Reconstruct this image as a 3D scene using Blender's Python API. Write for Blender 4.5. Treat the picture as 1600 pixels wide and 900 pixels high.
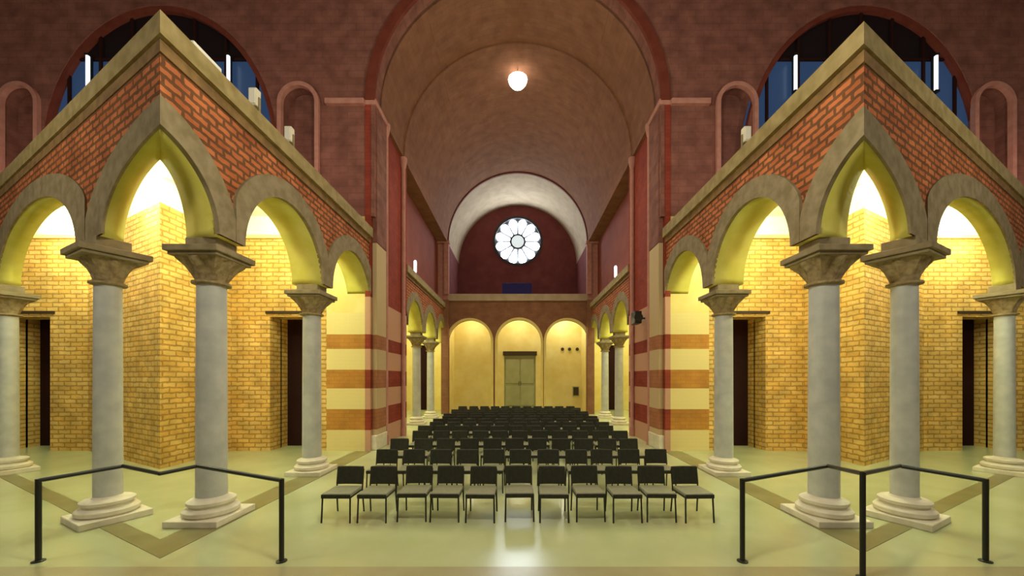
import bpy, bmesh, math, random
from mathutils import Vector, Matrix
PI = math.pi
random.seed(4)
SC = bpy.context.scene
COL = SC.collection
for o in list(bpy.data.objects):
    bpy.data.objects.remove(o, do_unlink=True)

# ------------------------------------------------------------------ camera
CAMH = 2.2
F = 576.0                                   # focal length in pixels of a 1600 wide frame
VPX, VPY = 809.0, 590.0                     # vanishing point of the nave
cam = bpy.data.cameras.new('camera')
cam.sensor_width = 36.0
cam.lens = F / 1600.0 * 36.0
cam.shift_x = -(VPX - 800.0) / 1600.0
cam.shift_y = (VPY - 450.0) / 1600.0
cam.clip_end = 200
cam_o = bpy.data.objects.new('camera', cam)
COL.objects.link(cam_o)
cam_o.location = (0, 0, CAMH)
cam_o.rotation_euler = (PI/2, 0, 0)
SC.camera = cam_o

# ------------------------------------------------------------------ world, exposure, lamps, added fill lights
SC.view_settings.view_transform = 'Standard'
SC.view_settings.look = 'None'
SC.view_settings.gamma = 1.0
SC.view_settings.use_curve_mapping = False
SC.view_settings.exposure = 0.0
w = bpy.data.worlds.new('world'); SC.world = w; w.use_nodes = True
w.node_tree.nodes['Background'].inputs[0].default_value = (0.9, 0.72, 0.62, 1)
w.node_tree.nodes['Background'].inputs[1].default_value = 0.12

def point(name, loc, power, color=(1, .86, .55), r=.15):
    l = bpy.data.lights.new(name, 'POINT'); l.energy = power; l.color = color; l.shadow_soft_size = r
    o = bpy.data.objects.new(name, l); COL.objects.link(o); o.location = loc
    return o
def area(name, loc, target, power, color, sx, sy, spread=PI):
    l = bpy.data.lights.new(name, 'AREA'); l.shape = 'RECTANGLE'; l.size = sx; l.size_y = sy
    l.energy = power; l.color = color; l.spread = spread
    o = bpy.data.objects.new(name, l); COL.objects.link(o); o.location = loc
    d = Vector(target) - Vector(loc)
    o.rotation_euler = d.to_track_quat('-Z', 'Y').to_euler()
    return o
AISLE = (.87, 1.0, .64)
for s in (-1, 1):
    for (x, y, p) in ((5.9, 6.9, 205), (6.3, 9.3, 215), (9.2, 8.2, 180), (13.0, 9.9, 220)):
        point('aisle_lamp', (s*x, y, 6.45), p, AISLE, .2)
    for (x, y, p) in ((6.4, 16.0, 210), (6.4, 18.8, 210), (6.4, 22.0, 230)):
        point('aisle_lamp', (s*x, y, 6.3), p, AISLE, .2)
for s in (-1, 1):
    point('gallery_light', (s*6.2, 8.6, 7.7), 34, (1, .72, .6), .3)
    point('gallery_light', (s*14.0, 9.6, 7.9), 45, (1, .72, .6), .3)
for x in (-2.9, 0, 2.9):
    point('narthex_lamp', (x, 23.75, 5.9), 65 if x < 1 else 100, (1, .95, .66) if x < 1 else (.95, 1, .85), .2)
point('nave_fill', (0, 2.8, 7.0), 700, (1, .94, .72), .5)  # unseen point light, added to brighten the arcade spandrels
for s in (-1, 1):
    point('wing_fill', (s*9.8, 1.8, 7.2), 520, (1, .93, .72), .5)  # added out of view, only to brighten the wing faces
point('nave_fill', (0, 7.5, 10.5), 260, (1, .88, .68), .5)  # second unseen fill, added higher up for the upper walls
area('crossing_lamp', (0, 15.5, 13.6), (0, 15.5, 0), 300, (1, .92, .68), 3, 6, math.radians(110))
point('vault_lamp', (0, 17.0, 11.0), 85, (1, .80, .62), .4)

# ------------------------------------------------------------------ materials
def mat(name, color, rough=.7, spec=.3, metal=0, emit=None, estr=0):
    m = bpy.data.materials.new(name); m.use_nodes = True
    b = m.node_tree.nodes['Principled BSDF']
    b.inputs['Base Color'].default_value = (*color, 1)
    b.inputs['Roughness'].default_value = rough
    b.inputs['Specular IOR Level'].default_value = spec
    b.inputs['Metallic'].default_value = metal
    if emit:
        b.inputs['Emission Color'].default_value = (*emit, 1)
        b.inputs['Emission Strength'].default_value = estr
    return m
def noisy(name, c1, c2, scale=3.0, rough=.75, spec=.25, bump=.0, detail=4):
    m = mat(name, c1, rough, spec); nt = m.node_tree; b = nt.nodes['Principled BSDF']
    tc = nt.nodes.new('ShaderNodeTexCoord')
    n = nt.nodes.new('ShaderNodeTexNoise'); n.inputs['Scale'].default_value = scale; n.inputs['Detail'].default_value = detail
    r = nt.nodes.new('ShaderNodeValToRGB')
    r.color_ramp.elements[0].position = .35; r.color_ramp.elements[0].color = (*c1, 1)
    r.color_ramp.elements[1].position = .65; r.color_ramp.elements[1].color = (*c2, 1)
    nt.links.new(tc.outputs['Object'], n.inputs['Vector']); nt.links.new(n.outputs['Fac'], r.inputs['Fac'])
    nt.links.new(r.outputs['Color'], b.inputs['Base Color'])
    if bump:
        bp = nt.nodes.new('ShaderNodeBump'); bp.inputs['Strength'].default_value = bump; bp.inputs['Distance'].default_value = .03
        nt.links.new(n.outputs['Fac'], bp.inputs['Height']); nt.links.new(bp.outputs['Normal'], b.inputs['Normal'])
    return m
def brick(name, c1, c2, mortar, bw=.30, bh=.11, ms=.012, rough=.85, bump=.5, vary=.5, warp=.02):
    m = mat(name, c1, rough, .15); nt = m.node_tree; b = nt.nodes['Principled BSDF']
    tc = nt.nodes.new('ShaderNodeTexCoord')
    n = nt.nodes.new('ShaderNodeTexNoise'); n.inputs['Scale'].default_value = 2.2; n.inputs['Detail'].default_value = 6
    n2 = nt.nodes.new('ShaderNodeTexNoise'); n2.inputs['Scale'].default_value = 9; n2.inputs['Detail'].default_value = 2
    ad = nt.nodes.new('ShaderNodeMix'); ad.data_type = 'VECTOR'; ad.inputs['Factor'].default_value = warp
    t = nt.nodes.new('ShaderNodeTexBrick')
    t.inputs['Scale'].default_value = 1.0; t.inputs['Brick Width'].default_value = bw; t.inputs['Row Height'].default_value = bh
    t.inputs['Mortar Size'].default_value = ms; t.inputs['Mortar Smooth'].default_value = .3
    t.inputs['Color1'].default_value = (*c1, 1); t.inputs['Color2'].default_value = (*c2, 1); t.inputs['Mortar'].default_value = (*mortar, 1)
    nt.links.new(tc.outputs['UV'], n.inputs['Vector']); nt.links.new(tc.outputs['UV'], n2.inputs['Vector'])
    nt.links.new(tc.outputs['UV'], ad.inputs['A']); nt.links.new(n2.outputs['Color'], ad.inputs['B'])
    nt.links.new(ad.outputs['Result'], t.inputs['Vector'])
    mx = nt.nodes.new('ShaderNodeMix'); mx.data_type = 'RGBA'; mx.blend_type = 'MULTIPLY'; mx.inputs['Factor'].default_value = vary
    r = nt.nodes.new('ShaderNodeValToRGB')
    r.color_ramp.elements[0].position = .3; r.color_ramp.elements[0].color = (.45, .42, .4, 1)
    r.color_ramp.elements[1].position = .7; r.color_ramp.elements[1].color = (1.25, 1.25, 1.2, 1)
    nt.links.new(n.outputs['Fac'], r.inputs['Fac'])
    nt.links.new(t.outputs['Color'], mx.inputs['A']); nt.links.new(r.outputs['Color'], mx.inputs['B'])
    nt.links.new(mx.outputs['Result'], b.inputs['Base Color'])
    bp = nt.nodes.new('ShaderNodeBump'); bp.inputs['Strength'].default_value = bump; bp.inputs['Distance'].default_value = .02; bp.invert = True
    nt.links.new(t.outputs['Fac'], bp.inputs['Height']); nt.links.new(bp.outputs['Normal'], b.inputs['Normal'])
    return m
def banded(name, red1, red2, cream, edges):
    """horizontal bands of brick and pale stone, by height"""
    m = brick(name, red1, red2, tuple(c*.75 for c in red1), .3, .11, .008, vary=.35, bump=.25)
    nt = m.node_tree; b = nt.nodes['Principled BSDF']
    tc = nt.nodes.new('ShaderNodeTexCoord'); sp = nt.nodes.new('ShaderNodeSeparateXYZ')
    nt.links.new(tc.outputs['Object'], sp.inputs[0])
    mp = nt.nodes.new('ShaderNodeMapRange'); mp.inputs['From Max'].default_value = 16
    nt.links.new(sp.outputs['Z'], mp.inputs['Value'])
    r = nt.nodes.new('ShaderNodeValToRGB'); r.color_ramp.interpolation = 'CONSTANT'
    el = r.color_ramp.elements
    el[0].position = 0; el[0].color = (1, 1, 1, 1)
    el[1].position = edges[0]/16; el[1].color = (0, 0, 0, 1)
    v = 1
    for e in edges[1:]:
        q = el.new(e/16); q.color = (v, v, v, 1); v = 1-v
    nt.links.new(mp.outputs['Result'], r.inputs['Fac'])
    src = b.inputs['Base Color'].links[0].from_socket
    mx = nt.nodes.new('ShaderNodeMix'); mx.data_type = 'RGBA'
    nt.links.new(r.outputs['Color'], mx.inputs['Factor']); nt.links.new(src, mx.inputs['A']); mx.inputs['B'].default_value = (*cream, 1)
    nt.links.new(mx.outputs['Result'], b.inputs['Base Color'])
    return m

M = {}
M['floor'] = noisy('pale_floor', (.48, .515, .26), (.54, .57, .31), 1.1, .22, .7)
M['step'] = noisy('brown_floor_band', (.38, .34, .18), (.43, .40, .22), 1.5, .25, .5)
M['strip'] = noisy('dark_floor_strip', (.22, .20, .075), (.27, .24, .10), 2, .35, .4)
M['brick_aisle'] = brick('ochre_brick', (.76, .46, .11), (.82, .58, .20), (.50, .29, .07), .34, .125, .022, vary=.55, warp=.05)
M['brick_nave'] = brick('red_brick', (.66, .215, .085), (.52, .15, .055), (.20, .09, .04), .26, .11, .026, vary=.6, warp=.05)
M['soffit'] = noisy('olive_plaster', (.62, .56, .10), (.70, .63, .15), 3, .8, .15)
M['archivolt'] = noisy('grey_brown_stone', (.24, .19, .10), (.34, .27, .16), 6, .8, .2)
M['cornice'] = noisy('ochre_stone', (.28, .21, .08), (.40, .31, .14), 5, .75, .2)
M['cornice_dark'] = noisy('brown_stone', (.20, .12, .05), (.30, .18, .07), 6, .8, .2)
M['white_plaster'] = noisy('white_plaster', (.86, .84, .74), (.9, .88, .80), 2, .8, .1)
M['red_wall'] = brick('dark_red_brick', (.29, .125, .095), (.25, .105, .08), (.22, .10, .08), .5, .2, .012, vary=.6, bump=.1)
M['vault'] = brick('brown_vault_brick', (.30, .145, .08), (.27, .125, .07), (.25, .12, .075), .4, .16, .01, vary=.35, bump=.1)
M['red_trim'] = noisy('oxblood_stone', (.16, .035, .02), (.20, .05, .03), 3, .7, .2)
M['pink_stone'] = noisy('pink_stone', (.48, .22, .17), (.56, .28, .21), 5, .7, .2)
M['cream'] = noisy('cream_plaster', (.44, .345, .235), (.52, .41, .28), 2, .8, .15)
M['yellow_plaster'] = noisy('yellow_plaster', (.78, .62, .20), (.84, .70, .28), 1.5, .8, .15)
M['clerestory'] = noisy('brick_red_plaster', (.30, .085, .055), (.25, .07, .045), 1.2, .8, .15)
M['lunette'] = noisy('dark_red_plaster', (.17, .045, .045), (.21, .06, .055), 1.5, .8, .15)
EDG = [.6, 1.25, 1.85, 2.38, 3.03, 3.5]
M['band'] = banded('banded_pier', (.55, .26, .05), (.50, .22, .045), (.80, .66, .28), EDG)
M['band_nave'] = banded('banded_pier_nave', (.33, .06, .035), (.27, .05, .03), (.60, .34, .22), EDG[:5] + [3.5, 4.6])
M['band_pil'] = banded('banded_pilaster', (.46, .19, .09), (.42, .17, .08), (.62, .48, .27), EDG)
M['shaft'] = noisy('grey_marble', (.50, .51, .48), (.62, .62, .57), 4, .45, .4, detail=6)
M['capital'] = noisy('brown_carved_stone', (.26, .19, .09), (.42, .32, .17), 14, .8, .2, bump=.5)
M['base'] = noisy('white_stone', (.72, .66, .50), (.82, .76, .58), 6, .6, .3)
M['black'] = mat('black_metal', (.012, .013, .008), .4, .5)
M['pad'] = noisy('dark_olive_upholstery', (.026, .026, .014), (.036, .036, .02), 20, .6, .3)
M['seat'] = noisy('olive_grey_seat_cloth', (.26, .255, .16), (.30, .29, .19), 20, .5, .4)
M['door'] = noisy('grey_green_paint', (.36, .37, .16), (.42, .42, .20), 2, .5, .3)
M['dark_wood'] = mat('dark_wood', (.05, .03, .012), .6)
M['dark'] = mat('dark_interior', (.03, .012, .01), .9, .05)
M['blue'] = mat('dusk_glass', (.01, .02, .04), .3, .4, emit=(.035, .08, .18), estr=.5)
M['gallery_shade'] = mat('painted_gallery_shade', (.012, .010, .012), .35, .3)  # near-black colour holding the darkness of the upper gallery
M['rose'] = mat('bright_glass', (.8, .85, .9), .3, .3, emit=(.80, .90, 1.0), estr=20.0)
M['rose_mid'] = mat('pale_grey_glass', (.5, .55, .55), .3, .3, emit=(.72, .82, .84), estr=.85)
M['tracery'] = mat('stone_tracery', (.05, .048, .05), .7)
M['tube'] = mat('white_tube', (.9, .9, .95), .3, .3, emit=(.85, .9, 1), estr=1.4)
M['glow'] = mat('lamp_glass', (1, .95, .85), .3, .3, emit=(1, .93, .78), estr=4)
M['deep_blue'] = mat('deep_blue_matt', (.03, .03, .16), .8)

# ------------------------------------------------------------------ mesh helpers
def uv_box(bm):
    l = bm.loops.layers.uv.verify()
    bm.normal_update()
    for f in bm.faces:
        n = f.normal
        if abs(n.z) > .75:
            for lp in f.loops: lp[l].uv = (lp.vert.co.x, lp.vert.co.y)
        else:
            t = Vector((-n.y, n.x, 0))
            if abs(t.x) > abs(t.y)*1.05 and t.x < 0: t = -t
            if abs(t.y) >= abs(t.x)*1.05 and t.y < 0: t = -t
            t.normalize()
            for lp in f.loops: lp[l].uv = (lp.vert.co.dot(t), lp.vert.co.z)
def obj(name, bm, mats, parent=None, smooth=False, bevel=0, seg=2):
    bmesh.ops.recalc_face_normals(bm, faces=bm.faces[:])
    uv_box(bm)
    me = bpy.data.meshes.new(name); bm.to_mesh(me); bm.free()
    for m in (mats if isinstance(mats, (list, tuple)) else [mats]): me.materials.append(m)
    if smooth:
        for p in me.polygons: p.use_smooth = True
        try: me.set_sharp_from_angle(angle=math.radians(40))
        except Exception: pass
    o = bpy.data.objects.new(name, me); COL.objects.link(o)
    if parent: o.parent = parent
    if bevel:
        b = o.modifiers.new('bevel', 'BEVEL'); b.width = bevel; b.segments = seg; b.limit_method = 'ANGLE'
    return o
def struct(name, bm, mats, **k):
    o = obj(name, bm, mats, **k)
    if not o.parent: o['kind'] = 'structure'
    return o
def tag(o, label, cat, group=None):
    o['label'] = label; o['category'] = cat
    if group: o['group'] = group
    return o
def thing(name, label, cat, loc=(0, 0, 0), rz=0, group=None):
    o = bpy.data.objects.new(name, None); COL.objects.link(o); o.location = loc; o.rotation_euler = (0, 0, rz)
    o.empty_display_size = .2
    return tag(o, label, cat, group)
def NB(): return bmesh.new()
def box(bm, x0, x1, y0, y1, z0, z1, mi=0):
    vs = [bm.verts.new(c) for c in ((x0,y0,z0),(x1,y0,z0),(x1,y1,z0),(x0,y1,z0),(x0,y0,z1),(x1,y0,z1),(x1,y1,z1),(x0,y1,z1))]
    for f in ((0,3,2,1),(4,5,6,7),(0,1,5,4),(1,2,6,5),(2,3,7,6),(3,0,4,7)):
        bm.faces.new([vs[i] for i in f]).material_index = mi
    return bm
def prism(bm, pts, z0, z1, mi=0):
    a = [bm.verts.new((p[0], p[1], z0)) for p in pts]; b = [bm.verts.new((p[0], p[1], z1)) for p in pts]
    n = len(pts)
    bm.faces.new(a).material_index = mi; bm.faces.new(b).material_index = mi
    for i in range(n):
        bm.faces.new((a[i], a[(i+1) % n], b[(i+1) % n], b[i])).material_index = mi
    return bm
def tube(bm, p0, p1, r, seg=10, r1=None):
    p0, p1 = Vector(p0), Vector(p1); d = (p1-p0).normalized()
    a = d.orthogonal().normalized(); b = d.cross(a); r1 = r if r1 is None else r1
    A = [bm.verts.new(p0 + (a*math.cos(t)+b*math.sin(t))*r) for t in [2*PI*i/seg for i in range(seg)]]
    B = [bm.verts.new(p1 + (a*math.cos(t)+b*math.sin(t))*r1) for t in [2*PI*i/seg for i in range(seg)]]
    for i in range(seg): bm.faces.new((A[i], A[(i+1) % seg], B[(i+1) % seg], B[i]))
    bm.faces.new(A); bm.faces.new(B)
    return bm
def lathe(bm, prof, seg=28, c=(0, 0)):
    rings = []
    for r, z in prof:
        rings.append([bm.verts.new((c[0]+r*math.cos(2*PI*i/seg), c[1]+r*math.sin(2*PI*i/seg), z)) for i in range(seg)])
    for a, b in zip(rings, rings[1:]):
        for i in range(seg): bm.faces.new((a[i], a[(i+1) % seg], b[(i+1) % seg], b[i]))
    bm.faces.new(rings[0]); bm.faces.new(rings[-1])
    return bm
def plate(bm, outer, holes, y0, y1):
    """upright slab in the X-Z plane between y0 and y1, with holes"""
    edges = []
    for loop in [outer] + holes:
        vs = [bm.verts.new((p[0], y0, p[1])) for p in loop]
        edges += [bm.edges.new((vs[i], vs[(i+1) % len(vs)])) for i in range(len(vs))]
    r = bmesh.ops.triangle_fill(bm, use_beauty=True, use_dissolve=False, edges=edges)
    fs = [f for f in r['geom'] if isinstance(f, bmesh.types.BMFace)]
    e = bmesh.ops.extrude_face_region(bm, geom=fs)
    bmesh.ops.translate(bm, vec=(0, y1-y0, 0), verts=[v for v in e['geom'] if isinstance(v, bmesh.types.BMVert)])
    return bm
def arch_pts(cx, zs, r, n=24, rise=None):
    """left springing over the crown to the right springing"""
    rise = r if rise is None else rise
    return [(cx - r*math.cos(PI*i/n), zs + rise*math.sin(PI*i/n)) for i in range(n+1)]
def arch_hole(cx, z0, zs, r, n=24, rise=None):
    return [(cx-r, z0)] + arch_pts(cx, zs, r, n, rise) + [(cx+r, z0)]
def arch_band(bm, cx, zs, r0, r1, y0, y1, z0=None, n=24):
    """raised arch moulding; legs down to z0 when given"""
    inn = arch_pts(cx, zs, r0, n); out = arch_pts(cx, zs, r1, n)
    if z0 is not None:
        inn = [(cx-r0, z0)] + inn + [(cx+r0, z0)]; out = [(cx-r1, z0)] + out + [(cx+r1, z0)]
    V = [[bm.verts.new((p[0], y, p[1])) for p in L] for L, y in ((inn, y0), (out, y0), (out, y1), (inn, y1))]
    for i in range(len(inn)-1):
        for k in range(4):
            A, B = V[k], V[(k+1) % 4]
            bm.faces.new((A[i], A[i+1], B[i+1], B[i]))
    for i in (0, -1): bm.faces.new([V[k][i] for k in range(4)])
    return bm

# ------------------------------------------------------------------ plan of the place
XN, XB, XC = 4.45, 5.12, 4.78        # nave face, back face and column line of the arcades
DC1, DC2, DP = 5.76, 8.56, 11.08   # columns and the crossing piers, along the nave
ZS, ZSA = 4.15, 4.32                # top of the abacus, arch springing
ZTOP = 6.66
CUT = {-1: (250-VPX)/F, 1: (1350-VPX)/F}
def corner(s):                     # where the arcade turns outwards into its side wing
    return XN / abs(CUT[s])
SIDE = {-1: 'left', 1: 'right'}

# ------------------------------------------------------------------ floor
bm = NB(); box(bm, -22, 22, -4, 29, -.15, 0); struct('floor', bm, M['floor'])
bm = NB(); box(bm, -22, 22, -4, 4.28, 0, .005); struct('trim_3', bm, M['step'])
for s in (-1, 1):
    yc = corner(s); m = 2*abs(CUT[s])
    o0 = (s*4.35, 4.35/abs(CUT[s])); o1 = (s*4.86, 4.86/abs(CUT[s]))
    bm = NB()
    prism(bm, [o0, (s*4.35, 11.0), (s*4.86, 11.0), o1], .0, .006)
    prism(bm, [o0, o1, (s*(m*10-4.86), 10), (s*(m*10-4.35), 10)], .0, .006)
    struct('trim_%d' % (1 if s < 0 else 2), bm, M['strip'])

# ------------------------------------------------------------------ arcades
def arcade(name, O, d, n, L, th, arches, zs, ztop, mitre=None, ao=.36, rr=1.0, pscale=1.0):
    """wall of arches from O along d; n points to the back face; arches = (centre, half width, rise);
    mitre(offset) gives where the wall starts, measured along d, at a distance offset behind its face"""
    O = Vector((*O, 0)); d = Vector((*d, 0)).normalized(); n = Vector((*n, 0)).normalized()
    mt = mitre or (lambda off: 0.0)
    us = {0.0, L}
    for c, a, b in arches:
        for i in range(33):
            u = c - a*math.cos(PI*i/32)
            if 0 < u < L: us.add(round(u, 5))
    us = sorted(us)
    def zb(u):
        for c, a, b in arches:
            q = (u-c)/a
            if abs(q) < 1: return zs + b*math.sqrt(1-q*q)
        return zs
    ue = min((arches[1][0]-arches[1][1]) - .02, L) if mitre else 1.0; ub0 = mt(th)
    bm = NB()
    fr, bk = [], []
    for u in us:
        ub = u if u >= ue else ub0 + u*(1-ub0/ue)
        p = O + d*u; q = O + d*ub + n*th
        fr.append((bm.verts.new((p.x, p.y, zb(u))), bm.verts.new((p.x, p.y, ztop))))
        bk.append((bm.verts.new((q.x, q.y, zb(u))), bm.verts.new((q.x, q.y, ztop))))
    for i in range(len(us)-1):
        bm.faces.new((fr[i][0], fr[i+1][0], fr[i+1][1], fr[i][1]))
        bm.faces.new((bk[i][0], bk[i][1], bk[i+1][1], bk[i+1][0]))
        bm.faces.new((fr[i][1], fr[i+1][1], bk[i+1][1], bk[i][1]))
        f = bm.faces.new((fr[i][0], bk[i][0], bk[i+1][0], fr[i+1][0])); f.material_index = 1; f.smooth = True
    for i in (0, -1): bm.faces.new((fr[i][0], fr[i][1], bk[i][1], bk[i][0]))
    wall = struct(name, bm, [M['brick_nave'], M['soffit']])
    # archivolts: raised stone rings round each arch
    for c, a, b in arches:
        bm = NB(); prev = None
        ro = a + ao*rr
        def t0(r, lo): return math.acos(max(-1, min(1, (c-lo)/r))) if c - r < lo else 0.0
        def t1(r): return math.acos(max(-1, min(1, (c-L)/r))) if c + r > L else PI
        for i in range(37):
            row = []
            for (r, bz, off) in ((a, b-.004, -.05*pscale), (ro, b+ao, -.05*pscale), (ro, b+ao, .02*pscale), (a, b-.004, .02*pscale)):
                lo = mt(off); ta = t0(r, lo); tb = t1(r); t = ta + (tb-ta)*i/36
                u = max(c-1.395*rr, min(c+1.395*rr, c - r*math.cos(t)))
                p = O + d*u + n*off
                row.append(bm.verts.new((p.x, p.y, zs + bz*math.sin(t))))
            if prev:
                for k in range(4): bm.faces.new((prev[k], row[k], row[(k+1) % 4], prev[(k+1) % 4]))
            prev = row
        obj('archivolt', bm, M['archivolt'], wall, smooth=True)
    def course(nm, z0, z1, pr, m):
        pr *= pscale
        P = [O + d*mt(-pr) - n*pr, O + d*L - n*pr, O + d*L + n*(th*.7), O + d*mt(th*.7) + n*(th*.7)]
        bm = NB(); prism(bm, [(p.x, p.y) for p in P], z0, z1)
        return obj(nm, bm, m, wall)
    course('frieze', ztop-.42, ztop-.26, .03, M['cornice_dark'])
    course('cornice', ztop-.26, ztop+.02, .10, M['cornice'])
    return wall
for s in (-1, 1):
    yc = corner(s); k = abs(CUT[s]); m = 2*k
    Q = (s*XB, XB/k)
    A3 = ((4.36, 1.08, 1.02), (7.16, 1.2, 1.26), (9.96, 1.18, 1.26))
    # nave side
    arcade('wall_arcade_%s' % SIDE[s], (s*XN, yc), (0, 1), (s, 0), DP-yc, XB-XN,
           [(c-yc, a, b) for c, a, b in A3], ZSA, ZTOP, mitre=lambda off: off/k)
    # side wing, running outwards and away from the corner
    dv = Vector((s*m, 1, 0)); ln = dv.length; dv.normalize()
    nv = Vector((-s*1, m, 0)).normalized()
    def mw(off):
        X = XN + off*ln; q = Vector((s*X - s*XN, X/k - yc, 0)); return q.dot(dv)
    arcade('wall_wing_%s' % SIDE[s], (s*XN, yc), dv[:2], nv[:2], (DP-yc)*ln, (XB-XN)/ln,
           [((c-yc)*ln, a*ln, b) for c, a, b in A3], ZSA, ZTOP, mitre=mw, rr=ln, pscale=1/ln)

# ------------------------------------------------------------------ columns
def column(loc, label, r=.2, rz=0):
    t = thing('column', label, 'column', loc, rz, 'arcade columns')
    h = 3.62
    bm = NB(); box(bm, -.40, .40, -.40, .40, 0, .10); obj('plinth', bm, M['base'], t, bevel=.012)
    bm = NB()
    lathe(bm, [(.33,.10),(.36,.13),(.36,.18),(.33,.21),(.28,.225),(.28,.25),(.31,.27),(.31,.31),(.28,.33),(r+.02,.345),(r,.37)])
    obj('base', bm, M['base'], t, smooth=True)
    bm = NB(); lathe(bm, [(r,.36)] + [(r*(1-.06*(i/8)**1.5), .36+(h-.36)*i/8) for i in range(1, 9)]); obj('shaft', bm, M['shaft'], t, smooth=True)
    bm = NB()
    N = 32; prof = [(r*.95, h), (r+.05, h+.02), (r+.05, h+.05), (r*.97, h+.06), (r*1.08, h+.16), (r*1.3, h+.26), (r*1.65, h+.36), (r*1.72, h+.39)]
    rings = []
    for j, (rr, z) in enumerate(prof):
        ring = []
        for i in range(N):
            A = 2*PI*i/N
            lobe = 1 + (.09*math.cos(8*A) if 3 < j < 7 else 0)
            sq = 1/max(abs(math.cos(A)), abs(math.sin(A)))
            f = max(0, (j-3)/4) if j > 3 else 0
            R = rr*lobe*((1-f) + f*min(sq, 1.25))
            ring.append(bm.verts.new((R*math.cos(A), R*math.sin(A), z)))
        rings.append(ring)
    for a, b in zip(rings, rings[1:]):
        for i in range(N): bm.faces.new((a[i], a[(i+1) % N], b[(i+1) % N], b[i]))
    bm.faces.new(rings[0]); bm.faces.new(rings[-1])
    obj('capital', bm, M['capital'], t, smooth=True)
    bm = NB(); box(bm, -.36, .36, -.36, .36, h+.39, h+.44); box(bm, -.40, .40, -.40, .40, h+.44, ZS); box(bm, -.24, .24, -.20, .20, ZS, ZSA); obj('abacus', bm, M['archivolt'], t, bevel=.01)
    return t
for s in (-1, 1):
    m = 2*abs(CUT[s]); side = SIDE[s]
    column((s*XC, DC1, 0), 'grey marble column nearest the front of the %s nave arcade, behind the black railing' % side)
    column((s*XC, DC2, 0), 'second column from the front in the %s nave arcade, before the dark aisle doorway' % side)
    ang = math.atan2(1, s*m)
    column((s*(m*DC1-XC), DC1, 0), 'grey column in the %s side wing beside the outer end of the railing' % side, .165, ang)
    column((s*(m*DC2-XC), DC2, 0), 'outermost column at the %s edge of the photo, in the side wing' % side, .165, ang)
    for D, wd in ((17.4, 'first'), (20.2, 'second')):
        column((s*XC, D, 0), '%s column beyond the banded pier in the far %s arcade' % (wd, side))

# ------------------------------------------------------------------ aisles around the front bay
for s in (-1, 1):
    k = abs(CUT[s]); m = 2*k; yc = corner(s); side = SIDE[s]
    xo = m*DP - XN
    # ceiling and gallery floor over aisle and wing
    bm = NB(); e = .30
    prism(bm, [(s*(XB-.1), (XB-.1)/k+.0), (s*(XB-.1), DP), (s*(m*DP-XB+.1), DP)], 7.05, 7.2)
    prism(bm, [(s*(XB-.1), (XB-.1)/k), (s*(XB-.1), DP), (s*(XB-.25), DP), (s*(XB-.25), (XB-.25)/k)], ZTOP, 7.2)
    o = struct('ceiling_aisle_%s' % side, bm, M['white_plaster'])
    # wedge shaped brick wall between the aisle and the side wing
    xs = 8.6; yk = xs/k
    bm = NB(); prism(bm, [(s*xs, yk), (s*xs, DP), (s*(m*DP-xs), DP)], 0, 6.42)
    struct('wall_aisle_outer_%s' % side, bm, M['brick_aisle'])
    bm = NB(); prism(bm, [(s*(xs-.0), yk), (s*xs, DP), (s*(m*DP-xs), DP)], 6.42, 7.05)
    struct('wall_aisle_upper_%s' % side, bm, M['white_plaster'])
    # cross wall with the aisle doorway and its twin in the wing
    d0, d1, dz = 6.05, 7.45, 4.03
    w0, w1 = m*DP-7.45, m*DP-6.05
    def X(v): return s*v
    xe = 20.5
    outer = [(X(5.75), 0), (X(d0), 0), (X(d0), dz), (X(d1), dz), (X(d1), 0), (X(w0), 0), (X(w0), dz), (X(w1), dz), (X(w1), 0), (X(xe), 0), (X(xe), 6.42), (X(5.75), 6.42)]
    bm = NB(); plate(bm, outer, [], DP, DP+.55)
    wl = struct('wall_cross_%s' % side, bm, M['brick_aisle'])
    bm = NB(); box(bm, *sorted((X(5.75), X(xe))), DP, DP+.55, 6.42, 7.05); struct('wall_cross_upper_%s' % side, bm, M['white_plaster'])
    bm = NB(); box(bm, *sorted((X(5.75), X(xs))), DP-.10, DP+.02, 6.36, 6.46); box(bm, *sorted((X(m*DP-xs), X(xe))), DP-.10, DP+.02, 6.36, 6.46)
    struct('trim_moulding_%s' % side, bm, M['yellow_plaster'])
    for j, (a0, a1, wd) in enumerate(((d0, d1, 'aisle'), (w0, w1, 'wing'))):
        bm = NB(); box(bm, *sorted((X(a0-.15), X(a1+.12))), DP-.03, DP+.2, dz+.09, dz+.17)
        obj('lintel', bm, M['dark_wood'], wl)
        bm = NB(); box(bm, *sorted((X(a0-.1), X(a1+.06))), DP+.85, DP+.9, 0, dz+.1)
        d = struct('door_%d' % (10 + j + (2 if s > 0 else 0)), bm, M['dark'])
        bm = NB(); 
        for i in range(3): box(bm, *sorted((X(a0+.15), X(a1-.15))), DP+.83, DP+.86, .3+i*1.2, 1.2+i*1.2)
        obj('panel', bm, M['dark'], d)
        bm = NB(); box(bm, *sorted((X(a1+.0), X(a1+.3))), DP+.5, DP+.86, 0, dz+.2); 
        struct('trim_reveal_%s_%s' % (wd, side), bm, M['brick_aisle'])

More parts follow.
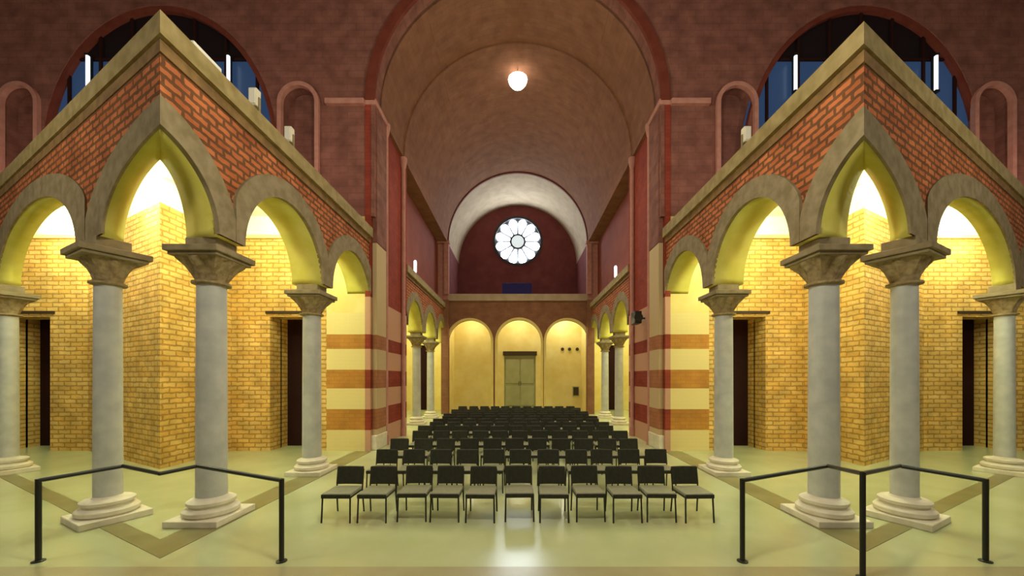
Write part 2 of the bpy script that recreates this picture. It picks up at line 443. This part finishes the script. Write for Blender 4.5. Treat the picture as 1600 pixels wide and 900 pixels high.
# ------------------------------------------------------------------ piers of the crossing
for s in (-1, 1):
    side = SIDE[s]
    def bx2(bm, x0, x1, y0, y1, z0, z1): 
        box(bm, *sorted((s*x0, s*x1)), y0, y1, z0, z1); return bm
    bm = NB(); bx2(bm, 4.58, 5.75, DP, 14.6, 0, ZS)
    p = struct('wall_pier_%s' % side, bm, M['band'])
    bm = NB(); bx2(bm, 4.58, 5.75, DP+.5, 14.6, 7.05, 10.5); obj('upper_pier', bm, M['red_wall'], p)
    bm = NB(); bx2(bm, 4.58, 5.75, DP, 14.6, ZS, 7.05); obj('plastered_pier', bm, M['yellow_plaster'], p)
    bm = NB(); bx2(bm, 4.42, 4.58, DP-.03, 11.5, 0, 10.5); obj('corner_strip', bm, M['band_nave'], p)
    bm = NB(); bx2(bm, 4.40, 4.58, 11.5, 14.6, 0, 10.5); obj('nave_face', bm, M['band_nave'], p)
    bm = NB(); bx2(bm, 4.28, 4.42, DP+.12, 12.0, .0, 6.3); obj('pilaster', bm, M['band_pil'], p, bevel=.015)
    bm = NB(); bx2(bm, 4.27, 4.42, DP+.12, 12.0, 6.3, 10.4); obj('upper_pilaster', bm, M['red_wall'], p, bevel=.015)
    bm = NB(); bx2(bm, 4.24, 4.60, DP-.06, 12.1, 10.38, 10.55); obj('impost', bm, M['pink_stone'], p, bevel=.02)
    bm = NB(); bx2(bm, 4.26, 4.44, DP+.05, 12.06, 0, .45); obj('pilaster_base', bm, M['base'], p, bevel=.02)
    for nm, D in (('colonnette', 13.95), ('colonnette', 12.1)):
        bm = NB(); lathe(bm, [(.11,0),(.11,.3),(.075,.36),(.075,10.1),(.10,10.16),(.14,10.4),(.14,10.5)], 16, (s*4.33, D))
        obj(nm, bm, M['pink_stone'], p, smooth=True)

# ------------------------------------------------------------------ upper cross wall with the great arch
ZV, RV = 10.5, 4.3
WR = 4.45                                               # rise of the dusk windows
wc = {s: (abs(CUT[s])*DP)*s for s in (-1, 1)}           # centres of the big dusk windows
nx = 6.56
outer = [(-21, 7.05), (-RV, 7.05), (-RV, ZV)] + arch_pts(0, ZV, RV, 48)[1:-1] + [(RV, ZV), (RV, 7.05), (21, 7.05), (21, 17.5), (-21, 17.5)]
holes = []
for s in (-1, 1):
    holes.append(arch_hole(wc[s], 7.25, 8.95, 3.55, 32, WR))
    holes.append(arch_hole(s*nx, 7.25, 10.42, .55, 16))
    holes.append(arch_hole(2*wc[s]-s*nx, 7.25, 10.42, .55, 16))
bm = NB(); plate(bm, outer, holes, DP, DP+.5)
uw = struct('wall_upper_cross', bm, M['red_wall'])
bm = NB(); arch_band(bm, 0, ZV, RV-.02, RV+.26, DP-.09, DP+.02, None, 48); obj('great_arch_ring', bm, M['red_trim'], uw)
for s in (-1, 1):
    bm = NB(); box(bm, *sorted((s*4.58, s*5.75)), DP-.14, DP+.02, 10.36, 10.52); obj('impost_ledge', bm, M['pink_stone'], uw, bevel=.02)
    for c in (s*nx, 2*wc[s]-s*nx):
        bm = NB(); arch_band(bm, c, 10.42, .50, .62, DP-.10, DP+.03, 7.3, 18); obj('niche_moulding', bm, M['pink_stone'], uw)
        bm = NB(); box(bm, c-.6, c+.6, DP+.36, DP+.48, 7.1, 11.2); obj('niche_back', bm, M['red_wall'], uw)
    # dusk window: blue lower panes, dark sheet above with gallery shade in its colour
    zt = 11.85; hx = 3.6*math.sqrt(1-((zt-8.95)/(WR+.05))**2)
    arc = arch_pts(wc[s], 8.95, 3.6, 40, WR+.05)
    low = [(wc[s]-3.6, 7.2)] + [p for p in arc if p[0] < wc[s] and p[1] < zt] + [(wc[s]-hx, zt), (wc[s]+hx, zt)] + [p for p in arc if p[0] > wc[s] and p[1] < zt] + [(wc[s]+3.6, 7.2)]
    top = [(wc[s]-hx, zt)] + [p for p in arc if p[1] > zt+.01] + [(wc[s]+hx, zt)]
    bm = NB(); plate(bm, low, [], DP+.14, DP+.18)
    wn = struct('window_%d' % (2 if s < 0 else 3), bm, M['blue'])
    bm = NB(); plate(bm, top, [], DP+.14, DP+.18); obj('shade_pane', bm, M['gallery_shade'], wn)
    bm = NB(); inn = arch_pts(wc[s], 8.95, 3.40, 40, WR-.15); out = arch_pts(wc[s], 8.95, 3.56, 40, WR+.01)
    inn = [(inn[0][0], 7.25)] + inn + [(inn[-1][0], 7.25)]; out = [(out[0][0], 7.25)] + out + [(out[-1][0], 7.25)]
    V = [[bm.verts.new((p[0], y, p[1])) for p in L] for L, y in ((inn, DP+.02), (out, DP+.02), (out, DP+.16), (inn, DP+.16))]
    for i in range(len(inn)-1):
        for q in range(4): bm.faces.new((V[q][i], V[q][i+1], V[(q+1) % 4][i+1], V[(q+1) % 4][i]))
    obj('window_frame', bm, M['red_trim'], wn)
    for j in range(-3, 4):
        xm = wc[s] + j*.95
        top_z = 8.95 + (WR-.1)*math.sqrt(max(.01, 1-(j*.95/3.45)**2))
        bm = NB(); box(bm, xm-.035, xm+.035, DP+.08, DP+.145, 7.25, top_z); obj('mullion', bm, M['dark'], wn)
    for zz in (8.94, zt):
        hw = 3.42 if zz < 9 else hx
        bm = NB(); box(bm, wc[s]-hw, wc[s]+hw, DP+.085, DP+.143, zz-.035, zz+.035); obj('transom', bm, M['dark'], wn)
    for q, (dx, wd) in enumerate(((-2.08, 'nearer the nave'), (2.3, 'on the far side of the corner'))):
        xt = wc[s] - s*2.1 if q == 0 else wc[s] + s*2.1
        t = thing('tube_lamp', 'upright white tube lamp before the %s blue window, %s' % (SIDE[s], wd), 'lamp', (xt, DP-.06, 10.72), 0, 'tube lamps at the gallery windows')
        bm = NB(); tube(bm, (0, 0, .05), (0, 0, 1.1), .045, 14); obj('tube', bm, M['tube'], t, smooth=True)
        bm = NB(); box(bm, -.06, .06, -.05, .06, 0, .06); obj('socket', bm, M['black'], t)
        bm = NB(); box(bm, -.06, .06, -.05, .06, 1.09, 1.15); obj('socket', bm, M['black'], t)
        bm = NB(); box(bm, -.03, .03, .05, .12, 0, 1.15); obj('back_plate', bm, M['black'], t)
bm = NB(); box(bm, -21, 21, -4, DP, 17.3, 17.5); struct('ceiling', bm, M['red_wall'])

# ------------------------------------------------------------------ vault over the crossing and choir
def barrel(bm, y0, y1, r, zs, th=.2, n=48):
    a = arch_pts(0, zs, r, n); b = arch_pts(0, zs, r+th, n)
    V = [[bm.verts.new((p[0], y, p[1])) for p in L] for L, y in ((a, y0), (b, y0), (b, y1), (a, y1))]
    for i in range(n):
        for k in range(4):
            A, B = V[k], V[(k+1) % 4]; bm.faces.new((A[i], A[i+1], B[i+1], B[i]))
    for i in (0, -1): bm.faces.new([V[k][i] for k in range(4)])
    return bm
YF, YE = 22.7, 27.0
bm = NB(); barrel(bm, DP+.4, YF, RV, ZV); v = struct('ceiling_vault', bm, M['vault'])
for p in v.data.polygons: p.use_smooth = True
v.data.set_sharp_from_angle(angle=math.radians(40))
bm = NB(); arch_band(bm, 0, ZV, RV-.05, RV+.05, 13.85, 14.05, None, 48); obj('rib', bm, M['vault'], v)
bm = NB(); arch_band(bm, 0, ZV, RV-.06, RV+.06, YF-.12, YF-.01, None, 48); obj('rib', bm, M['red_trim'], v)
bm = NB(); barrel(bm, YF, YE, RV, ZV); cv = struct('ceiling_choir', bm, M['cream'])
for p in cv.data.polygons: p.use_smooth = True
cv.data.set_sharp_from_angle(angle=math.radians(40))
for s in (-1, 1):
    bm = NB(); box(bm, *sorted((s*4.3, s*4.55)), YF, YE, 7.3, ZV); struct('wall_choir_%s' % SIDE[s], bm, M['lunette'])
    bm = NB(); box(bm, *sorted((s*4.22, s*4.5)), YF-.25, YF, 7.3, ZV+.05); box(bm, *sorted((s*4.16, s*5.0)), YF-.3, YF, 10.38, 10.55); box(bm, *sorted((s*4.3, s*5.3)), YF-.1, YF+.2, 6.9, 10.5)
    struct('trim_%d' % (5 if s < 0 else 6), bm, M['pink_stone'])
# end wall and rose window
ROZ, ROR = 12.2, 1.72
bm = NB(); plate(bm, [(-4.6, 7.0), (-4.6, 15.2), (4.6, 15.2), (4.6, 7.0)], [[(ROR*math.cos(2*PI*i/48), ROZ+ROR*math.sin(2*PI*i/48)) for i in range(48)]], YE, YE+.4)
struct('wall_end', bm, M['lunette'])
bm = NB(); lathe(bm, [(ROR-.08, 0), (ROR+.05, 0), (ROR+.05, .1), (ROR-.08, .1)], 48)
bm.free()
def ring(bm, r0, r1, y0, y1, n=48):
    V = [[bm.verts.new((r*math.cos(2*PI*i/n), y, ROZ+r*math.sin(2*PI*i/n))) for i in range(n)] for r, y in ((r0, y0), (r1, y0), (r1, y1), (r0, y1))]
    for i in range(n):
        j = (i+1) % n
        for k in range(4): bm.faces.new((V[k][i], V[k][j], V[(k+1) % 4][j], V[(k+1) % 4][i]))
    return bm
bm = NB(); ring(bm, ROR-.06, ROR+.10, YE-.06, YE+.2); rw = struct('window_1', bm, M['tracery'])
bm = NB(); ring(bm, .46, .56, YE+.06, YE+.16); obj('inner_ring', bm, M['tracery'], rw)
for k in range(12):
    a = 2*PI*k/12 + PI/12
    bm = NB(); c, sn = math.cos(a), math.sin(a)
    pts = []
    w0, w1, rc = .085, .30, 1.34
    L = [(.60, -w0), (rc, -w1)] + [(rc + w1*math.sin(PI*i/10), -w1*math.cos(PI*i/10)) for i in range(1, 10)] + [(rc, w1), (.60, w0)]
    P = [(r*c - t*sn, ROZ + r*sn + t*c) for r, t in L]
    A = [bm.verts.new((p[0], YE+.12, p[1])) for p in P]; B = [bm.verts.new((p[0], YE+.15, p[1])) for p in P]
    bm.faces.new(A); bm.faces.new(B)
    for i in range(len(P)): bm.faces.new((A[i], A[(i+1) % len(P)], B[(i+1) % len(P)], B[i]))
    obj('petal_pane', bm, M['rose'], rw)
bm = NB(); N = 24; A = [bm.verts.new((.46*math.cos(2*PI*i/N), YE+.1, ROZ+.46*math.sin(2*PI*i/N))) for i in range(N)]; B = [bm.verts.new((x.co.x, YE+.14, x.co.z)) for x in A]
bm.faces.new(A); bm.faces.new(B)
for i in range(N): bm.faces.new((A[i], A[(i+1) % N], B[(i+1) % N], B[i]))
obj('centre_pane', bm, M['rose_mid'], rw)
bm = NB(); plate(bm, [(ROR*math.cos(2*PI*i/48), ROZ+ROR*math.sin(2*PI*i/48)) for i in range(48)], [], YE+.2, YE+.26); obj('tracery', bm, M['tracery'], rw)

# ------------------------------------------------------------------ far arcades beyond the piers
for s in (-1, 1):
    side = SIDE[s]
    arcade('wall_far_arcade_%s' % side, (s*XN, 14.6), (0, 1), (s, 0), YF-14.6, XB-XN, [(1.4, 1.15, 1.2), (4.2, 1.15, 1.2), (6.85, 1.1, 1.2)], ZSA, ZTOP)
    bm = NB(); box(bm, *sorted((s*4.9, s*5.2)), 14.6, YF, ZTOP+.02, ZV+.2); struct('wall_clerestory_%s' % side, bm, M['clerestory'])
    bm = NB(); box(bm, *sorted((s*4.3, s*4.95)), 14.6, YF, ZV-.02, ZV+.18); struct('trim_%d' % (7 if s < 0 else 8), bm, M['vault'])
    bm = NB(); box(bm, *sorted((s*8.6, s*8.9)), DP+.55, 25, 0, 7.05); struct('wall_far_aisle_%s' % side, bm, M['brick_aisle'])
    bm = NB(); box(bm, *sorted((s*5.2, s*8.9)), 11.6, 25.3, 7.05, 7.2); struct('ceiling_far_aisle_%s' % side, bm, M['white_plaster'])
    x0, x1 = 6.05, 7.05
    bm = NB(); plate(bm, [(s*4.3, 0), (s*x0, 0), (s*x0, 4.4), (s*x1, 4.4), (s*x1, 0), (s*8.7, 0), (s*8.7, 7.05), (s*4.3, 7.05)], [], 25, 25.3)
    struct('wall_aisle_end_%s' % side, bm, M['yellow_plaster'])
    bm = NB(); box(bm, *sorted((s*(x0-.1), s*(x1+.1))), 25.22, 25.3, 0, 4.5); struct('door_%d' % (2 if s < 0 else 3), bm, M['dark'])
    # slim lamp on the far gallery
    t = thing('gallery_lamp', 'small white lamp at the far gallery on the %s, above the %s arcade' % (side, side), 'lamp', (s*4.62, 16.6 if s < 0 else 17.4, ZTOP+.02))
    bm = NB(); lathe(bm, [(.07, 0), (.07, .03), (.02, .05), (.02, .25)], 16); obj('stand', bm, M['black'], t)
    bm = NB(); lathe(bm, [(.05, .24), (.07, .28), (.07, .75), (.04, .80)], 16); obj('lamp_shade', bm, M['tube'], t, smooth=True)

bm = NB(); box(bm, -4.45, -4.35, 4.95, 5.42, ZTOP+.02, ZTOP+.075)
obj('coping_strip', bm, M['white_plaster'], bpy.data.objects['wall_arcade_left'], bevel=.01)
for s, D, lab in ((-1, 6.25, 'small pale floodlight on the left cornice, the one nearer the camera'),
                  (-1, 7.2, 'small pale floodlight on the left cornice, the one farther from the camera'),
                  (1, 7.2, 'small pale floodlight standing on the right cornice')):
    t = thing('floodlight', lab, 'floodlight', (s*4.46, D, ZTOP+.02), 0, 'floodlights on the gallery cornices')
    bm = NB(); box(bm, -.07, .07, -.06, .06, .10, .40); obj('housing', bm, M['base'], t, bevel=.015)
    bm = NB(); box(bm, -.05, .05, -.07, -.055, .13, .37); obj('lens', bm, M['white_plaster'], t)
    bm = NB(); box(bm, -.09, .09, -.05, .05, 0, .02); box(bm, -.09, -.075, -.02, .02, 0, .26); box(bm, .075, .09, -.02, .02, 0, .26); obj('bracket', bm, M['archivolt'], t)

# ------------------------------------------------------------------ choir screen with three arches
outer = [(-4.45, 0), (-4.25, 0)]
def opening(c, r, zs): return [(c-r, 0)] + arch_pts(c, zs, r, 20) + [(c+r, 0)]
outer = [(-4.5, 0)] + opening(-2.95, 1.33, 4.42) + opening(.08, 1.36, 4.42) + opening(3.05, 1.33, 4.42) + [(4.5, 0), (4.5, 7.3), (-4.5, 7.3)]
bm = NB(); plate(bm, outer, [], YF, YF+.35)
sc = struct('wall_screen', bm, M['vault'])
bm = NB(); box(bm, -4.3, 4.3, YF-.10, YF+.02, 6.92, 7.34); obj('ledge', bm, M['cream'], sc, bevel=.02)
for c, r in ((-2.95, 1.33), (.08, 1.36), (3.05, 1.33)):
    bm = NB(); arch_band(bm, c, 4.42, r-.02, r+.12, YF-.05, YF+.02, 0, 20); obj('arch_moulding', bm, M['yellow_plaster'], sc)
bm = NB(); box(bm, -4.5, 4.5, YF+.35, YE+.1, 7.05, 7.3); struct('ceiling_narthex', bm, M['white_plaster'])
bm = NB(); plate(bm, [(-4.5, 0), (-.93, 0), (-.93, 3.72), (1.22, 3.72), (1.22, 0), (4.5, 0), (4.5, 7.05), (-4.5, 7.05)], [], 25, 25.3)
struct('wall_narthex', bm, M['yellow_plaster'])
for s in (-1, 1):
    bm = NB(); box(bm, *sorted((s*4.3, s*4.5)), YF+.35, 25, 0, 7.05); struct('wall_narthex_%s' % SIDE[s], bm, M['yellow_plaster'])
    bm = NB(); box(bm, *sorted((s*4.2, s*4.62)), YF-.5, YF, 0, 6.9); struct('trim_%d' % (9 if s < 0 else 10), bm, M['vault'])
bm = NB(); box(bm, -.93, 1.22, 25.12, 25.24, 0, 3.72); dr = struct('door_1', bm, M['door'])
for x in (-.83, .19):
    for z0, z1 in ((.3, 1.6), (1.8, 3.5)):
        bm = NB(); box(bm, x, x+.92, 25.08, 25.13, z0, z1); obj('panel', bm, M['door'], dr, bevel=.02)
for x in (.08, .2):
    bm = NB(); tube(bm, (x, 25.04, 1.65), (x, 25.04, 1.95), .018, 8); obj('handle', bm, M['dark_wood'], dr)
bm = NB(); box(bm, -1.0, 1.3, 24.93, 25.05, 3.70, 3.98); obj('lintel', bm, M['dark_wood'], dr, bevel=.01)
for q, (x, wd) in enumerate(((3.02, 'left'), (3.50, 'middle'), (4.02, 'right'))):
    t = thing('coat_hook', 'tiny dark knob on the wall inside the right arch of the screen, %s of three' % wd, 'wall knob', (x, 25.0, 4.12), 0, 'dark knobs on the right arch wall')
    bm = NB(); tube(bm, (0, 0, 0), (0, -.06, 0), .03, 12); obj('stem', bm, M['black'], t)
    bm = NB(); tube(bm, (0, -.06, 0), (0, -.11, 0), .11, 16); obj('knob', bm, M['dark_wood'], t)
t = thing('wall_box', 'small dark olive box low on the wall inside the right arch of the screen', 'box', (3.92, 25.0, .95))
bm = NB(); box(bm, -.22, .22, -.14, 0, 0, .66); obj('casing', bm, M['door'], t, bevel=.02)
bm = NB(); box(bm, -.17, .17, -.16, -.13, .06, .60); obj('front_panel', bm, M['dark_wood'], t)
t = thing('blue_patch', 'deep blue patch at the foot of the dark red end wall under the rose window', 'panel', (-.05, YF+.9, 7.3))
bm = NB(); box(bm, -.95, .95, -.05, .05, .02, .95); obj('panel', bm, M['deep_blue'], t, bevel=.02)  # plain blue slab standing for a blue patch
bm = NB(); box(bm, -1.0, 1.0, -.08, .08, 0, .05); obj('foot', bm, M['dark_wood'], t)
t = thing('wall_loudspeaker', 'small black loudspeaker bracketed to the right banded pier', 'loudspeaker', (4.28, 12.75, 4.05))
bm = NB(); box(bm, -.30, -.06, -.22, .22, 0, .42); obj('cabinet', bm, M['black'], t, bevel=.02)
bm = NB(); tube(bm, (-.08, 0, .2), (.12, 0, .2), .03, 10); obj('bracket', bm, M['black'], t)
bm = NB(); lathe(bm, [(.15, 0), (.15, .02), (.05, .01)], 20); bmesh.ops.transform(bm, matrix=Matrix.Translation((-.18, -.23, .2)) @ Matrix.Rotation(PI/2, 4, 'X'), verts=bm.verts[:]); obj('speaker_cone', bm, M['pad'], t, smooth=True)

# ------------------------------------------------------------------ hanging lamp
LY = 15.2
LZ = CAMH + (VPY-126)*LY/F
t = thing('pendant_lamp', 'bright white bowl lamp hanging under the brown vault', 'lamp', (0, LY, LZ))
bm = NB(); lathe(bm, [(.12, -.28), (.26, -.22), (.38, -.06), (.40, .06), (.30, .10), (.16, .12), (.12, .24), (.05, .28)], 12); obj('lamp_bowl', bm, M['glow'], t, smooth=False)
bm = NB()
for i in range(3):
    a = 2*PI*i/3 + .5
    tube(bm, (.38*math.cos(a), .38*math.sin(a), .05), (.0, .0, .50), .015, 6)
obj('hanger', bm, M['dark_wood'], t)
bm = NB(); tube(bm, (0, 0, .48), (0, 0, ZV+RV-LZ+.02), .012, 6); obj('chain', bm, M['dark_wood'], t)

# ------------------------------------------------------------------ railings on the platform
def railing(s, label):
    m = 2*CUT[s]
    def at(px, Y): return ((px-VPX)/F*Y, Y)
    xa = 440 if s < 0 else 1160; xp = 308 if s < 0 else 1294; xb = 250 if s < 0 else 1348
    xp2 = 2*(250 if s < 0 else 1350) - xp; xa2 = 2*(250 if s < 0 else 1350) - xa
    ya, yp, yb = 4.41, 5.0, 4.66 if s < 0 else 4.05
    za, zp = .97, 1.0
    zb = CAMH - 150*yb/F
    P = [(*at(xa, ya), za), (*at(xp, yp), zp), (*at(xb, yb), zb), (*at(xp2, yp), zp), (*at(xa2, ya), za)]
    t = thing('handrail', label, 'railing', (P[2][0], P[2][1], 0))
    o0 = Vector((P[2][0], P[2][1], 0))
    bm = NB()
    for a, b in zip(P, P[1:]): tube(bm, Vector(a)-o0, Vector(b)-o0, .026, 10)
    for q in P[1:-1]:
        bmesh.ops.create_uvsphere(bm, u_segments=10, v_segments=6, radius=.027, matrix=Matrix.Translation(Vector(q)-o0))
    obj('top_rail', bm, M['black'], t, smooth=True)
    posts = [P[0], P[4]] + ([P[2]] if s > 0 else [])
    for q in posts:
        a = Vector(q)-o0
        bm = NB(); tube(bm, (a.x, a.y, 0), (a.x, a.y, a.z+.02), .028, 10); po = obj('post', bm, M['black'], t, smooth=True)
        bm = NB(); lathe(bm, [(.06, 0), (.06, .012), (.035, .02)], 16, (a.x, a.y)); obj('foot_plate', bm, M['black'], po)
    return t
railing(-1, 'thin black metal handrail around the left corner of the arcade, with two posts')
railing(1, 'thin black metal handrail around the right corner of the arcade, with three posts')

# ------------------------------------------------------------------ chairs
ordn = ['first', 'second', 'third', 'fourth', 'fifth', 'sixth', 'seventh', 'eighth', 'ninth', 'tenth', 'eleventh', 'twelfth', 'thirteenth']
def make_chair():
    t = thing('chair', 'dark chair', 'chair')
    # seat pad, front towards -Y
    bm = NB(); n = 8; 
    for i in range(1): box(bm, -.22, .22, -.45, -.02, .385, .445)
    obj('seat', bm, [M['seat']], t, bevel=.02)
    bm = NB(); box(bm, -.221, .221, -.462, -.44, .37, .43); obj('seat_front', bm, M['pad'], t, bevel=.006)
    bm = NB(); N = 8; F0, B0 = [], []
    for i in range(N+1):
        x = -.215 + .43*i/N; cy = .02*(1-(2*i/N-1)**2)
        F0.append([bm.verts.new((x, cy-.02+dy, z)) for z, dy in ((.46, 0), (.74, .05))])
        B0.append([bm.verts.new((x, cy+.02+dy, z)) for z, dy in ((.46, 0), (.74, .05))])
    for i in range(N):
        bm.faces.new((F0[i][0], F0[i+1][0], F0[i+1][1], F0[i][1])); bm.faces.new((B0[i][0], B0[i][1], B0[i+1][1], B0[i+1][0]))
        bm.faces.new((F0[i][1], F0[i+1][1], B0[i+1][1], B0[i][1])); bm.faces.new((F0[i][0], B0[i][0], B0[i+1][0], F0[i+1][0]))
    for i in (0, N): bm.faces.new((F0[i][0], F0[i][1], B0[i][1], B0[i][0]))
    obj('backrest', bm, M['pad'], t, bevel=.012)
    bm = NB()
    for sx in (-1, 1):
        tube(bm, (sx*.21, -.43, .375), (sx*.21, .0, .375), .012, 8)
        tube(bm, (sx*.21, .0, .375), (sx*.21, .055, .70), .012, 8)
    tube(bm, (-.21, -.43, .375), (.21, -.43, .375), .012, 8); tube(bm, (-.21, 0, .375), (.21, 0, .375), .012, 8)
    obj('frame', bm, M['black'], t)
    for sx in (-1, 1):
        bm = NB(); tube(bm, (sx*.21, -.43, .38), (sx*.217, -.45, 0), .013, 8); obj('leg', bm, M['black'], t)
        bm = NB(); tube(bm, (sx*.21, .0, .38), (sx*.217, .05, 0), .013, 8); obj('leg', bm, M['black'], t)
    return t
proto = make_chair()
kids = list(proto.children)
PITCH = .548
ROWS = [6.05, 7.45, 8.8, 10.1] + [11.15 + .95*k for k in range(9)]
for r, Y in enumerate(ROWS):
    for c in range(11):
        if r == 0 and c == 0: o = proto
        else:
            o = proto.copy(); COL.objects.link(o)
            for ch in kids:
                q = ch.copy(); q.parent = o; COL.objects.link(q)
        sh = 0 if r < 1 else .07*(1 if r % 2 else -1)
        o.location = ((c-5)*PITCH + sh + random.uniform(-.02, .02), Y + random.uniform(-.03, .03), 0)
        o.rotation_euler = (0, 0, random.uniform(-.04, .04))
        row = 'front row' if r == 0 else ('back row' if r == len(ROWS)-1 else ordn[r] + ' row from the front')
        if c == 5: seat = 'middle seat'
        elif c == 0: seat = 'left end seat'
        elif c == 10: seat = 'right end seat'
        elif c < 5: seat = ordn[c] + ' seat from the left'
        else: seat = ordn[10-c] + ' seat from the right'
        o['label'] = 'dark olive chair facing the viewer, %s, %s' % (row, seat)
        o['group'] = 'rows of dark chairs in the nave'
